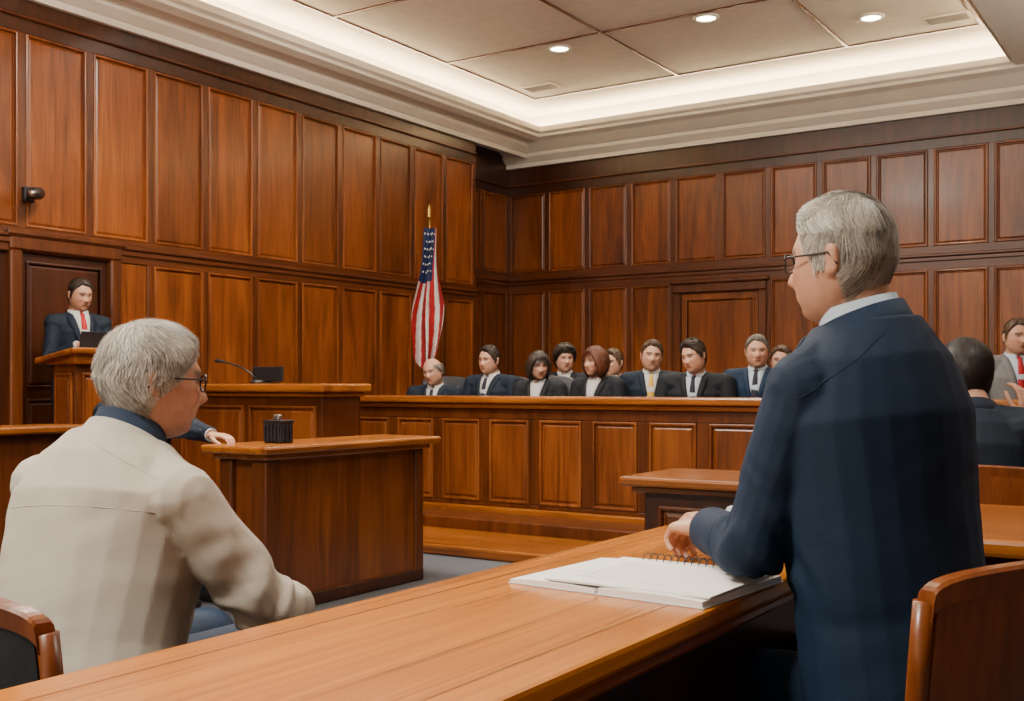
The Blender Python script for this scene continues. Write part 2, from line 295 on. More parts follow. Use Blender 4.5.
# chairs
def arcband(bm,w,yc,sag,z0,z1,th,tilt=.12,n=20,crown_=0,pw=1.0):
    rows=[]
    for k in range(n+1):
        a=-1+2*k/n; x=w*math.sin(a*PI/2); q=1-(x/w)**2; y=yc-sag*q; zt=z1+crown_*q**pw
        pts=[(y-th/2,z0),(y+th/2,z0),(y+th/2,zt-.014),(y+th*.36,zt-.005),(y+th*.16,zt),(y-th*.16,zt),(y-th*.36,zt-.005),(y-th/2,zt-.014)]
        rows.append([bm.verts.new((x,yy-(zz-.45)*tilt,zz)) for yy,zz in pts])
    for a,b in zip(rows[:-1],rows[1:]):
        for k in range(8): bm.faces.new((a[k],a[(k+1)%8],b[(k+1)%8],b[k]))
    bm.faces.new(rows[0][::-1]); bm.faces.new(rows[-1])
def arm_chair(loc,rz,label,backm,group=None,w=.25,sz=1.0):
    t=thing('chair',label,'chair',loc,rz,group); t.scale=(1,1,sz)
    bm=bmesh.new(); bx(bm,-.24,.24,-.22,.25,.36,.43,bev=.025,seg=3); new('seat',bm,leather,t,True,True)
    new('seat_frame',B(-.235,.235,-.215,.245,.31,.36,bev=.008),c_w,t,False,True)
    bm=bmesh.new(); arcband(bm,w-.012,-.235,.05,.44,.80,.022,crown_=.035,pw=.4); new('backrest',bm,backm,t,False,True)
    bm=bmesh.new(); n=32; rows=[]
    for k in range(n+1):
        a=-1+2*k/n; x=(w-.002)*math.sin(a*PI/2); q=max(0,1-(x/(w-.002))**2); zt=.805+.048*q**.32; y=-.232-.05*q
        rows.append([bm.verts.new((x,yy-(zz-.45)*.12,zz)) for yy,zz in ((y-.014,zt-.035),(y+.014,zt-.035),(y+.015,zt-.005),(y+.010,zt),(y-.010,zt),(y-.015,zt-.005))])
    for a,b in zip(rows[:-1],rows[1:]):
        for k in range(6): bm.faces.new((a[k],a[(k+1)%6],b[(k+1)%6],b[k]))
    bm.faces.new(rows[0][::-1]); bm.faces.new(rows[-1]); new('top_rail',bm,c_w,t,False,True)
    for s in (-1,1):
        bm=bmesh.new(); tube(bm,[V((s*.215,-.2,0)),V((s*.22,-.215,.3)),V((s*(w-.008),-.24,.5)),V((s*(w-.004),-.260,.70)),V((s*(w-.004),-.270,.80))],.016,12); new('leg',bm,c_w,t,True,True)
        bm=bmesh.new(); tube(bm,[V((s*.21,.22,0)),V((s*.21,.22,.33))],.02,10,.026); new('leg',bm,c_w,t,True,True)
    return t
arm_chair((-.485,1.955,0),R(61.6),'reddish wooden chair with curved back under the navy suit man',c_w,sz=1.02)
arm_chair((-1.615,1.245,0),R(-8),'wooden chair with dark padded back under the beige jacket man',leather,sz=.96)
arm_chair((-.66,4.26,0),R(-4),'wooden chair with curved back behind the dark haired person at right edge',c_w)
arm_chair((-4.86,3.78,0),R(-90),'wooden chair behind the witness counter, hidden by the beige jacket man',leather)
def jury_chair():
    t=thing('jury_chair','black chair','chair',(0,0,0),0,'black jury chairs behind the bench')
    bm=bmesh.new(); bx(bm,-.23,.23,-.20,.25,.38,.45,bev=.025,seg=3); new('seat',bm,leather,t,True,True)
    bm=bmesh.new(); arcband(bm,.235,-.20,.03,.50,1.00,.06,tilt=.05,crown_=.05,pw=.5); new('backrest',bm,leather,t,True,True)
    bm=bmesh.new(); tube(bm,[V((0,0,.05)),V((0,0,.38))],.03,10); bx(bm,-.03,.03,-.26,-.16,.36,.55)
    for k in range(5):
        a=2*PI*k/5; tube(bm,[V((0,0,.06)),V((.25*math.cos(a),.25*math.sin(a),.025))],.02,8)
    new('base',bm,black,t,False,True); return t
# ------------------------------------------------------------------ small objects
mo=thing('monitor','low black monitor standing on the clerk bench','monitor',(-5.72,5.55,1.13))
bm=B(-5.87,-5.57,5.55,5.57,1.145,1.25,bev=.006); new('screen',bm,black,mo); bm=B(-5.78,-5.66,5.53,5.62,1.13,1.14,bev=.003); bx(bm,-5.74,-5.70,5.565,5.585,1.135,1.2); new('stand',bm,black,mo)
mi=thing('microphone','thin gooseneck microphone leaning left on the clerk bench','microphone',(-5.68,5.42,1.13))
bm=bmesh.new(); lathe(bm,(-5.68,5.42,1.13),[(.05,0),(.05,.015),(.03,.025),(.01,.03)]); new('base',bm,black,mi,True)
bm=bmesh.new(); tube(bm,[V((-5.68,5.42,1.15)),V((-5.72,5.40,1.20)),V((-5.80,5.38,1.245)),V((-5.90,5.36,1.275)),V((-5.95,5.35,1.285))],.006,8); new('gooseneck',bm,black,mi,True)
bm=bmesh.new(); capsule(bm,V((-5.95,5.35,1.285)),.011,V((-6.0,5.34,1.29)),.014,10); new('head',bm,black,mi,True)
qx,qy=-4.07,4.03
bg=thing('container','small dark ribbed box with a clip on the witness counter','container',(qx,qy,.825))
bm=B(qx-.06,qx+.06,qy-.045,qy+.045,.825,.935,bev=.006)
for k in range(5): bx(bm,qx-.054+k*.024,qx-.040+k*.024,qy-.054,qy-.044,.835,.918,bev=.002)
for k in range(3): bx(bm,qx+.059,qx+.066,qy-.034+k*.026,qy-.020+k*.026,.835,.918,bev=.002)
new('body',bm,leather,bg)
bm=B(qx-.064,qx+.064,qy-.05,qy+.05,.928,.942,bev=.004); new('lid',bm,black,bg)
bm=B(qx-.03,qx+.015,qy-.013,qy+.013,.942,.970,bev=.007); new('clip',bm,chrome,bg)
cc=thing('security_camera','small black security camera mounted high on the left wall','camera',(-7.30,4.71,2.5))
bm=B(-7.30,-7.26,4.68,4.76,2.44,2.55,bev=.006); tube(bm,[V((-7.27,4.72,2.5)),V((-7.2,4.72,2.49))],.014,8); new('mount',bm,black,cc)
bm=bmesh.new(); capsule(bm,V((-7.20,4.75,2.50)),.045,V((-7.12,4.66,2.48)),.045,14); new('body',bm,black,cc,True)
bm=bmesh.new(); capsule(bm,V((-7.11,4.645,2.478)),.022,V((-7.095,4.63,2.474)),.024,12); new('lens',bm,chrome,cc,True)
# notebook
nb=thing('notebook','open white spiral notebook lying on the foreground table','notebook',(-.93,1.86,.75),R(-4))
new('cover',B(-.195,.212,-.160,.162,.0,.002,bev=.0008),grey_line,nb,False,True)
def pages(x0,x1,y0,y1,z0,h,bow):
    bm=bmesh.new(); n=10; rows=[]
    for k in range(n+1):
        x=x0+(x1-x0)*k/n; q=k/n; zz=z0+h+bow*math.sin(PI*q)
        rows.append([bm.verts.new(p) for p in ((x,y0,z0),(x,y0,zz),(x,y1,zz),(x,y1,z0))])
    for a,b in zip(rows[:-1],rows[1:]):
        for k in range(4): bm.faces.new((a[k],a[(k+1)%4],b[(k+1)%4],b[k]))
    bm.faces.new(rows[0]); bm.faces.new(rows[-1][::-1]); return bm
new('page_block',pages(-.190,-.004,-.158,.158,.002,.006,.004),paper,nb,False,True); new('page_block',pages(.004,.208,-.158,.158,.002,.010,.003),paper,nb,False,True)
bm=pages(-.12,.205,-.150,.150,.0145,.003,.001); bm.transform(Matrix.Rotation(R(3),4,'Z')); new('top_sheet',bm,paper,nb,False,True)
bm=bmesh.new()
for k in range(9): 
    y=-.10+k*.022; bx(bm,-.08,.12-.08*random.random(),y,y+.0012,.0182,.0190)
new('written_line',bm,grey_line,nb,False,True)
bm=bmesh.new()
for k in range(12):
    x=-.07+k*.0155; tube(bm,[V((x+.003*math.cos(a),.140+.012*math.cos(a),.020+.012*math.sin(a))) for a in [2*PI*j/14 for j in range(15)]],.0012,6)
new('coil',bm,ink,nb,True,True)
# flag
fx,fy=-6.92,8.98
fp=thing('flagpole','slender flagpole on a round base by the left wall','flagpole',(fx,fy,0))
bm=bmesh.new(); tube(bm,[V((fx,fy,.05)),V((fx,fy,2.84))],.014,10); new('pole',bm,brass,fp,True)
bm=bmesh.new(); lathe(bm,(fx,fy,0),[(.16,.001),(.16,.03),(.12,.05),(.03,.07),(.02,.12)]); new('base',bm,brass,fp,True)
bm=bmesh.new(); lathe(bm,(fx,fy,2.83),[(.016,0),(.03,.02),(.012,.04),(.024,.07),(.012,.12),(.003,.15)]); new('finial',bm,brass,fp,True)
fb=bmesh.new(); rt=V((.836,.549,0)); fw=V((-.549,.836,0)); U,Vn=72,40; g=[]
def fpt(u,v,off=0):
    w=.115+.15*min(1,v*1.7)-.05*max(0,v-.65); c=rt*((u-.5)*w*1.1+.012-.02*v+.022*math.sin(v*7+u*3)+.014*v*math.sin(u*PI*4+v*3.0+1.2))-fw*(.08+(.03+.05*v)*math.sin(u*PI*4+v*3.0)+.02*math.sin(u*23+v*7)+off)
    return V((fx,fy,2.72-1.50*v*(1-.32*abs(u-.32)*v)))+c
for j in range(Vn+1): g.append([fb.verts.new(fpt(i/U,j/Vn)) for i in range(U+1)])
for j in range(Vn):
    for i in range(U):
        f=fb.faces.new((g[j][i],g[j][i+1],g[j+1][i+1],g[j+1][i])); u=i/U; v=j/Vn; st_=(u+.40*v)*7.5
        f.material_index=2 if (v<.36 and u+v*.45<.90) else (0 if st_-2*math.floor(st_/2)<1.15 else 1)
for r_ in range(6):
    for c_ in range(5):
        u=.1+c_*.16+(.08 if r_%2 else 0); v=.04+r_*.052; p=fpt(u,v,.006); vs=[]
        if u+v*.45>.85: continue
        for k in range(10):
            rr=.014 if k%2==0 else .006; a=PI/2+k*PI/5; vs.append(fb.verts.new(p+rt*rr*math.cos(a)+V((0,0,rr*math.sin(a)))))
        f=fb.faces.new(vs); f.material_index=1
tag(new('flag',fb,[f_r,f_w,f_b],None,True),'american flag with stars and stripes hanging in folds from the flagpole','flag')
# ------------------------------------------------------------------ people
def sm(a,b,x):
    t=max(0,min(1,(x-a)/(b-a))); return t*t*(3-2*t)
def interp(tb,x):
    for (a,p),(b,q) in zip(tb[:-1],tb[1:]):
        if x<=b: return p+(q-p)*(x-a)/(b-a)
    return tb[-1][1]
HX=.081
def hpt(d,feat=True):
    x,y,z=d; rad=math.sqrt(max(1e-6,1-z*z))
    if z<0: k=math.sqrt(max(0,1-abs(z)**3.2))/rad
    else: k=math.sqrt(max(0,1-z**2.3))/rad
    X=HX*x*k; Y=.097*y*k; Z=.118*z
    if z<0:
        q=-z; X*=1-.17*q**1.5; Y+=.016*q*q
        if y<0: Y*=1-.42*q
    if y>0: Y*=1-.07*(1-abs(x))*(1 if feat else .4)
    if feat and y>0:
        if -.046<Z<.022:
            t=max(0,min(1,(.022-Z)/.052)); h=.026*t if Z>-.030 else .026*(1-(-.030-Z)/.016)
            Y+=max(0,h)*math.exp(-(X/(.0075+.009*t))**2)
        Y+=.007*math.exp(-((Z-.03)/.011)**2)*math.exp(-(X/.05)**2)
        Y-=.010*math.exp(-((abs(X)-.031)/.015)**2-((Z-.008)/.011)**2)
        Y-=.003*math.exp(-((abs(X)-.030)/.008)**2-((Z+.045)/.016)**2)
        Y+=.005*math.exp(-((Z+.058)/.009)**2-(X/.026)**2)-.004*math.exp(-((Z+.0585)/.0028)**2-(X/.022)**2)
        Y+=.008*math.exp(-((Z+.098)/.016)**2-(X/.026)**2)-.005*math.exp(-((Z+.078)/.008)**2-(X/.03)**2)
        Y+=.005*math.exp(-((abs(X)-.046)/.018)**2-((Z+.016)/.02)**2)
    return V((X,Y,Z))
def sphere(bm,fn,seg,ring):
    rows=[]
    for i in range(1,ring):
        th=PI*i/ring; z=math.cos(th); r=math.sin(th)
        rows.append([bm.verts.new(fn((r*math.sin(2*PI*k/seg),r*math.cos(2*PI*k/seg),z))) for k in range(seg)])
    top=bm.verts.new(fn((0,0,1))); bot=bm.verts.new(fn((0,0,-1)))
    for k in range(seg):
        k2=(k+1)%seg; bm.faces.new((top,rows[0][k],rows[0][k2])); bm.faces.new((bot,rows[-1][k2],rows[-1][k]))
        for a,b in zip(rows[:-1],rows[1:]): bm.faces.new((a[k],b[k],b[k2],a[k2]))
HL={'short':[(0,.083),(28,.088),(44,.074),(58,.050),(70,.028),(78,-.010),(86,-.014),(93,.004),(102,-.012),(115,-.055),(140,-.080),(180,-.086)],
    'full':[(0,.072),(30,.068),(55,.04),(70,.005),(84,-.012),(96,-.03),(115,-.07),(140,-.085),(180,-.09)],
    'bob':[(0,.070),(30,.060),(48,.02),(60,-.07),(90,-.11),(180,-.115)],
    'bald':[(0,.078),(40,.06),(66,.03),(86,-.01),(98,-.02),(115,-.05),(180,-.07)]}
def hair_off(d,style,th,amp):
    p=hpt(d,False); ph=math.degrees(math.atan2(abs(d[0]),d[1])); zh=interp(HL[style],ph)+.006*noise.noise(p*45)
    if style=='short': zh-=.014*sm(0,.04,-p.x)*(1 if d[1]>.2 else 0)
    mk=sm(zh-.010,zh+.016,p.z)
    if style=='bald': mk*=1-sm(.045,.075,p.z)*(1 if d[1]>-.5 else .75)
    dn=V((d[0],d[1],d[2]*.9)).normalized()
    if style=='bob': t=th*(1.25-.35*sm(-.05,.10,p.z))
    elif style=='bald': t=th*.8
    elif style=='short': t=th*(.22+.95*sm(.0,.10,p.z)+.45*sm(.2,.9,d[1])*sm(.06,.1,p.z)*(1-sm(-.05,.05,p.x)*.6))
    else: t=th*(.45+.75*sm(-.03,.09,p.z)+.35*sm(.2,.9,d[1])*sm(.05,.1,p.z)*(1-sm(-.05,.05,p.x)*.5))
    nz=amp*(noise.noise(V((p.x*45,p.y*22,p.z*22)))+.7*noise.noise(V((p.x*110,p.y*60,p.z*60)))) if amp else 0
    return p,dn,mk,-.010+(t+.010+nz)*mk
def hair_bm(style,th,seg,ring,amp):
    bm=bmesh.new()
    def fn(d):
        p,dn,mk,o=hair_off(d,style,th,amp)
        q=p+dn*o
        if style=='bob' and mk>.3 and p.z<0: q.z*=1.12
        return q
    sphere(bm,fn,seg,ring); lay=bm.verts.layers.float_color.new('Hc')
    for v in bm.verts: v[lay]=(.12,.12,.12,1)
    return bm
def strands(bm,style,th,N,L,w=.0008,mess=.2):
    crown=V((.012,-.045,.118)); made=0; lay=bm.verts.layers.float_color['Hc']
    while made<N:
        d=V((random.gauss(0,1),random.gauss(0,1),random.gauss(.35,1))).normalized()
        p,dn,mk,o=hair_off(d,style,th,.0)
        if mk<.45: continue
        made+=1; l=L*random.uniform(.6,1.2); lift=random.uniform(.0,.003+.006*max(0,mess-.2)); cl=noise.noise(p*30); sw=random.uniform(-mess,mess)+(.6+mess)*noise.noise(p*16); pts=[]; dd=d.copy()
        for k in range(5):
            p,dn,mk,o=hair_off(dd,style,th,.0)
            q=p+dn*(max(o,.002)+.0022*cl+lift*k/2+.0003)
            if style=='bob' and mk>.3 and p.z<0: q.z*=1.12
            pts.append(q)
            if style!='bob' and k and mk<.15: break
            t=(p-crown); t-=dn*t.dot(dn); t=t.normalized() if t.length>1e-4 else V((0,-1,0)); s=dn.cross(t)
            if p.z>.05 and style=='short': t=(t*.4+s*.5*(1 if p.x>-.02 else -1)*sm(.05,.1,p.z)+V((0,-.6,0))).normalized()
            t=(t+s*sw).normalized()
            dd=(p+t*l/4); dd=V((dd.x/HX,dd.y/.097,dd.z/.118)).normalized()
        n=len(pts)
        if n<3: continue
        side=(pts[1]-pts[0]).cross(dn).normalized(); c=max(.02,min(.85,.42+.34*cl+random.gauss(0,.23)))
        A=[bm.verts.new(q-side*w*(1-k/n)) for k,q in enumerate(pts)]; C=[bm.verts.new(q+side*w*(1-k/n)) for k,q in enumerate(pts)]
        for k in range(n):
            cc=c*(.75+.25*k/n); A[k][lay]=(cc,cc,cc,1); C[k][lay]=(cc,cc,cc,1)
        for k in range(n-1): bm.faces.new((A[k],A[k+1],C[k+1],C[k]))
def remesh(bm,vox,it=4,fac=.5):
    bmesh.ops.recalc_face_normals(bm,faces=bm.faces); me=bpy.data.meshes.new('t'); bm.to_mesh(me); bm.free()
    o=bpy.data.objects.new('t',me); COL.objects.link(o); m=o.modifiers.new('r','REMESH'); m.mode='VOXEL'; m.voxel_size=vox
    if it: s=o.modifiers.new('s','SMOOTH'); s.iterations=it; s.factor=fac
    dg=bpy.context.evaluated_depsgraph_get(); m2=bpy.data.meshes.new_from_object(o.evaluated_get(dg))
    b=bmesh.new(); b.from_mesh(m2); bpy.data.objects.remove(o); bpy.data.meshes.remove(me); bpy.data.meshes.remove(m2); b.normal_update(); return b
def axes(J):
    u=(J['N']-J['P']).normalized(); r=J['SR']-J['SL']; r=(r-u*r.dot(u)).normalized(); return r,u,u.cross(r)
def torso(bm,J,e,g,low=0,wmin=0):
    r,u,f=axes(J); P,N=J['P'],J['N']; L=(N-P).length; ws=max(wmin,(J['SR']-J['SL']).length/.38)
    tb=[(-.20-low,.15,.115,0),(-.02,.172,.125,0),(.25,.160,.118,.005),(.5,.164,.123,.008),(.75,.174,.125,.004),(.90,.150,.100,-.005),(1.0,.080,.072,-.008)]
    if e<.01: tb.append((1.07,.058,.058,0))
    ring_loft(bm,[(P+u*L*t+f*o,r*(a*(ws if t<.8 else min(ws,.9))*g+e),f*(d*g+e)) for t,a,d,o in tb],24)
    for s,k in ((J['SL'],'L'),(J['SR'],'R')):
        c=N-u*.09+ (s-N)*.25; capsule(bm,c,.072+e*.5,s,.052+e); capsule(bm,N-u*.03,.055+e*.4,s+u*.004,.044+e)
def arms(bm,J,r0,r1,r2,endf=1.0):
    for k in 'LR':
        S_,E,W=J['S'+k],J['E'+k],J['W'+k]; capsule(bm,S_,r0,E,r1,16); W2=E.lerp(W,endf)
        x,y,d=frame(W2-E); ring_loft(bm,[(E-d*r1*.5,x*r1*.85,y*r1*.85),(E,x*r1,y*r1),(E.lerp(W2,.5),x*(r1+r2)/2,y*(r1+r2)/2),(W2,x*r2,y*r2)],18)
def legs(bm,J,e):
    r,u,f=axes(J)
    for k,s in (('L',-1),('R',1)):
        h=J['P']+r*s*.09; capsule(bm,h,.088+e,J['K'+k],.058+e,16); capsule(bm,J['K'+k],.058+e,J['A'+k],.038+e*1.3,14)
def hand(W,d,n,side,curl,spread=.05,fat=1.0):
    bm=bmesh.new(); y=d.normalized(); z=-n; z=(z-y*z.dot(y)).normalized(); x=y.cross(z); t=-side
    def L(a,b,c): return W+x*a+y*b+z*c
    ring_loft(bm,[(L(0,-.03,0),x*.024,z*.019),(L(0,.0,0),x*.027,z*.018*fat),(L(t*.003,.03,0),x*.037,z*.018*fat),(L(t*.002,.065,.002),x*.041,z*.0155*fat),(L(0,.09,.002),x*.038,z*.012*fat)],16)
    for i,(fx_,ln,rr) in enumerate(((.030,.074,.0088),(.0100,.083,.0092),(-.0100,.077,.0088),(-.029,.060,.0078))):
        p=L(t*fx_,.085,.002); a=0; sp=t*spread*(1-.72*i); rr*=fat**.35
        for j,(fr_,c) in enumerate(zip((.46,.31,.23),curl)):
            a+=R(c+i*3); dd=(y*math.cos(a)-z*math.sin(a)+x*sp).normalized(); q=p+dd*ln*fr_; capsule(bm,p,rr*(1-.08*j),q,rr*(.94-.08*j),10); p=q
    p=L(t*.024,.02,-.006)
    for (a,b,c),ln,rr in (((.55,.76,-.28),.045,.013),((.22,.92,-.32),.034,.0105),((-.05,.95,-.34),.026,.009)):
        dd=(x*t*a+y*b+z*c).normalized(); q=p+dd*ln; capsule(bm,p,rr,q,rr*.9,10); p=q
    return remesh(bm,.0028,2)
def ear(bm,M,s):
    for c,a,b,d in (((.083,-.008,.0),.007,.017,.032),((.085,-.014,.012),.008,.012,.018),((.082,-.004,-.022),.007,.009,.011)):
        cc=M@V((s*c[0],c[1],c[2])); m3=M.to_3x3()@Matrix.Rotation(R(-14),3,'X')@Matrix.Rotation(R(s*18),3,'Z'); ellip(bm,cc,m3@V((a,0,0)),m3@V((0,b,0)),m3@V((0,0,d)))
def merge(bm,other):
    me=bpy.data.meshes.new('t'); other.to_mesh(me); other.free(); bm.from_mesh(me); bpy.data.meshes.remove(me)
def wrinkle(bm,J,amp,seed):
    """soft cloth folds: long shallow drapes and gathers round the elbows"""
    bm.normal_update(); so=V((seed*3.1,seed*1.7,seed)); r,u,f=axes(J)
    for v in bm.verts:
        c=v.co+so; n1=noise.noise(V((c.x*8,c.y*8,c.z*3.5))); n3=noise.noise(c*4.5)
        n2=noise.noise(V(((c.x+.5*c.z)*17,c.y*9,(c.z-.5*c.x)*6))); n4=noise.noise(V(((c.z-.4*c.x)*24,c.y*10,(c.x+.4*c.z)*8)))
        d=amp*(.65*n1+.50*n2*(.6+n3)+.42*n4*(.6-n3))
        for k,s in (('L',-1),('R',1)):
            E=J['E'+k]; q=v.co-E; ln=q.length
            if ln<.26:
                ax=(J['S'+k]-J['W'+k]).normalized(); d+=min(amp,.006)*1.4*math.exp(-(ln/.11)**2)*math.sin(q.dot(ax)*80+6*n1+5*n2)
        v.co+=v.normal*d
def strip(bvh,J,rows,off,th=.002):
    """rows: list of (list of x offsets, distance below neck); drapes a sheet on the front of the jacket"""
    r,u,f=axes(J); bm=bmesh.new(); G=[]
    for xs_,dn in rows:
        row=[]
        for x in xs_:
            o=J['N']+r*x-u*dn; h=bvh.ray_cast(o+f*.5,-f,1.0); p=h[0] if h[0] else bvh.find_nearest(o+f*.07)[0]
            row.append(bm.verts.new(p+f*off))
        G.append(row)
    for a,b in zip(G[:-1],G[1:]):
        for k in range(len(a)-1): bm.faces.new((a[k],a[k+1],b[k+1],b[k]))
    g=bmesh.ops.extrude_face_region(bm,geom=bm.faces[:]); bmesh.ops.translate(bm,verts=[v for v in g['geom'] if isinstance(v,bmesh.types.BMVert)],vec=-f*max(th,off*.9)); return bm
def seam(bm,bvh,J,pts,rad=.0012):
    r,u,f=axes(J); L=[]
    for x,dn in pts:
        o=J['N']+r*x-u*dn; h=bvh.ray_cast(o-f*.5,f,1.0)
        if h[0]: L.append(h[0]+f*.0004)
    if len(L)>2: tube(bm,L,rad,6)
def collar(J,w,d,hb,hf,th,gap=.25,drop=.0,spread=.012,up=0):
    r,u,f=axes(J); a_=(J['nk']*1.6+u).normalized(); C=J['N']-u*.04+J['nk']*(.048+up); u=a_; r=(r-u*r.dot(u)).normalized(); f=u.cross(r); bm=bmesh.new(); n=36; rows=[]
    for k in range(n+1):
        a=PI/2+gap+(2*PI-2*gap)*k/n; q=(1-math.sin(a))/2; h=hf+(hb-hf)*q; dz=-drop*(1-q)
        dr=r*math.cos(a)*w+f*math.sin(a)*d; on=(r*math.cos(a)+f*math.sin(a)).normalized()
        b0=C+dr+u*(dz-.04)+on*spread; t0=C+dr*.97+u*(dz+h)
        rows.append([bm.verts.new(p) for p in (b0,t0,t0+on*th*.8+u*.002,b0+on*th)])
    for a,b in zip(rows[:-1],rows[1:]):
        for k in range(4): bm.faces.new((a[k],a[(k+1)%4],b[(k+1)%4],b[k]))
    bm.faces.new(rows[0]); bm.faces.new(rows[-1][::-1]); return bm
def seated(s=.45,lean=4,sw=.195,arm='lap'):
    a=R(lean); P=V((0,-.02,s+.10)); u=V((0,math.sin(a),math.cos(a))); N=P+u*.50; J=dict(P=P,N=N,H=N+V((0,.036+.1*math.sin(a),.130)))
    for k,q in (('L',-1),('R',1)):
        J['S'+k]=P+u*.445+V((q*sw,0,0)); J['K'+k]=V((q*.11,.42,s+.05)); J['A'+k]=V((q*.11,.42,.09))
        if arm=='lap': J['E'+k]=J['S'+k]+V((q*.05,.05,-.28)); J['W'+k]=V((q*.09,.26,s+.20)); J['d'+k]=V((-q*.4,.9,-.3)); J['n'+k]=V((0,-.2,-1))
    return J
def standing(h=1.72,sw=.172):
    k=h/1.72; P=V((0,0,.93*k)); N=V((0,.0,1.445*k)); J=dict(P=P,N=N,H=V((0,.034,1.583*k)))
    for c,q in (('L',-1),('R',1)):
        J['S'+c]=V((q*sw,0,1.378*k)); J['K'+c]=V((q*.1,.02,.5*k)); J['A'+c]=V((q*.1,0,.09))
    return J
def fig(label,loc,rz,J,yaw=0,pitch=0,roll=0,hs=1.0,sk=(.54,.29,.193),style='short',hm=None,hth=.017,hamp=.004,top=None,open_=True,shirt=None,tie=None,pants=None,vox=.0062,g=1.0,hi=False,glasses=None,nstr=1600,group=None,curl=(16,26,20),amp=.004,world=False,sleeve=(.068,.056,.043),seams=None,jch=.027,scu=.004,sw_=None,mess=.2,sl_=None,wmin=0,fat=1.0,hz=1.0):
    rt_=thing('person',label,'person',loc,rz,group); Mi=rt_.matrix_basis.inverted()
    if world:
        J={k:((Mi.to_3x3()@v) if k[0] in 'dn' else Mi@v) for k,v in J.items()}
    r,u,f=axes(J)
    M=Matrix.Translation(J['H'])@Matrix.Rotation(R(yaw),4,'Z')@Matrix.Rotation(R(pitch),4,'X')@Matrix.Rotation(R(roll),4,'Y')@Matrix.Diagonal((hs,hs,hs*hz,1)); MI=M.inverted()
    bm=bmesh.new(); torso(bm,J,-.004,g,0,wmin); arms(bm,J,.050,.039,.026); legs(bm,J,-.004)
    hb=M@V((0,-.022,-.05)); capsule(bm,J['N']-u*.04,.064,hb,.057,18); J['nk']=(hb-(J['N']-u*.04)).normalized()
    sphere(bm,lambda d:M@hpt(d),72 if hi else 48,64 if hi else 44); ear(bm,M,1); ear(bm,M,-1)
    for k in 'LR':
        A=J['A'+k]; fd=V((0,1,0)); capsule(bm,A-V((0,.02,.035)),.032,A+fd*.12-V((0,0,.05)),.028,12)
    bm=remesh(bm,vox,2 if hi else 1)
    for k,s in (('L',-1),('R',1)): merge(bm,hand(J['W'+k],J['d'+k],J['n'+k],s,curl,fat=fat))
    cols=[]
    bm.verts.ensure_lookup_table()
    bc=V((.03,.018,.013)) if hm not in (h_grey,h_wht,h_salt) else V((.16,.135,.11))
    for v in bm.verts:
        q=MI@v.co; c=V(sk)
        if q.length<.17 and q.y>.03:
            lp=math.exp(-((q.z+.058)/.0075)**2-(q.x/.022)**4); c=c.lerp(V((sk[0]*.60,sk[1]*.34,sk[2]*.36)),min(1,lp))
            ml=math.exp(-((q.z+.0585)/.0035)**2-(q.x/.024)**4); c=c.lerp(V((.10,.032,.024)),min(1,ml)*.85)
            nl=math.exp(-((q.z+.041)/.004)**2-((abs(q.x)-.009)/.005)**2); c=c.lerp(V((.14,.05,.04)),min(1,nl)*.8)
            ck=math.exp(-((abs(q.x)-.042)/.02)**2-((q.z+.025)/.02)**2)+math.exp(-(q.x/.012)**2-((q.z+.03)/.012)**2); c=c.lerp(V((sk[0]*.93,sk[1]*.68,sk[2]*.66)),min(1,ck)*.5)
            br=math.exp(-((q.z-.029-.003*math.cos(abs(q.x)*60))/.0062)**2)*(1 if .010<abs(q.x)<.053 else 0); c=c.lerp(bc,min(1,br)*.95)
            es=math.exp(-((abs(q.x)-.031)/.017)**2-((q.z-.012)/.010)**2); c=c.lerp(c*.38,min(1,es)*.85)  # eye-socket shade painted into the skin colour
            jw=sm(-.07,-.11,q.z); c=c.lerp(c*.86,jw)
        cols+= [c[0],c[1],c[2],1]
    o=new('body',bm,skin,rt_,True,True,False); at=o.data.color_attributes.new('Col','FLOAT_COLOR','POINT'); at.data.foreach_set('color',cols)
    for s in (-1,1):      # eyes
        d=V((.031/HX*s,0,.010/.118)); d.y=math.sqrt(1-d.x**2-d.z**2); p=hpt(d); c=V((s*.031,p.y-.0066,.009)); eb=bmesh.new()
        m3=M.to_3x3(); ellip(eb,M@c,m3@V((.0135,0,0)),m3@V((0,0,.0078)),m3@V((0,.0115,0)),16,12); cs=[]
        for v in eb.verts:
            q=MI@v.co-c; rr=math.hypot(q.x,q.z); cs+= [*((.010,.007,.006) if (rr<.0068 and q.y>0) else (.5,.46,.43)),1]
        eo=new('eye',eb,eyem,rt_,True,True); a2=eo.data.color_attributes.new('Col','FLOAT_COLOR','POINT'); a2.data.foreach_set('color',cs)
    hbm=hair_bm(style,hth,128 if hi else 72,96 if hi else 60,hamp)
    strands(hbm,style,hth,nstr,sl_ or (.042 if hi else .055),sw_ or (.0009 if hi else .0018),mess)
    hbm.transform(M); new('hair',hbm,hm,rt_,False,True,False)
    # clothes
    jm=bmesh.new(); torso(jm,J,.016,g,.05,wmin); arms(jm,J,*sleeve,endf=.93); jm=remesh(jm,vox*.9,4 if hi else 4); wrinkle(jm,J,amp,random.random()*9)
    bvh=BVHTree.FromBMesh(jm); jo=new('jacket',jm,top,rt_,True,True,False)
    if seams:
        sbm=bmesh.new()
        for q in seams: seam(sbm,bvh,J,q)
        new('seam',sbm,top,jo,True,True)
    tm=bmesh.new(); legs(tm,J,.013); capsule(tm,J['P']-r*.07,.11,J['P']+r*.07,.11); tm=remesh(tm,.011,3); new('trousers',tm,pants or top,rt_,True,True,False)
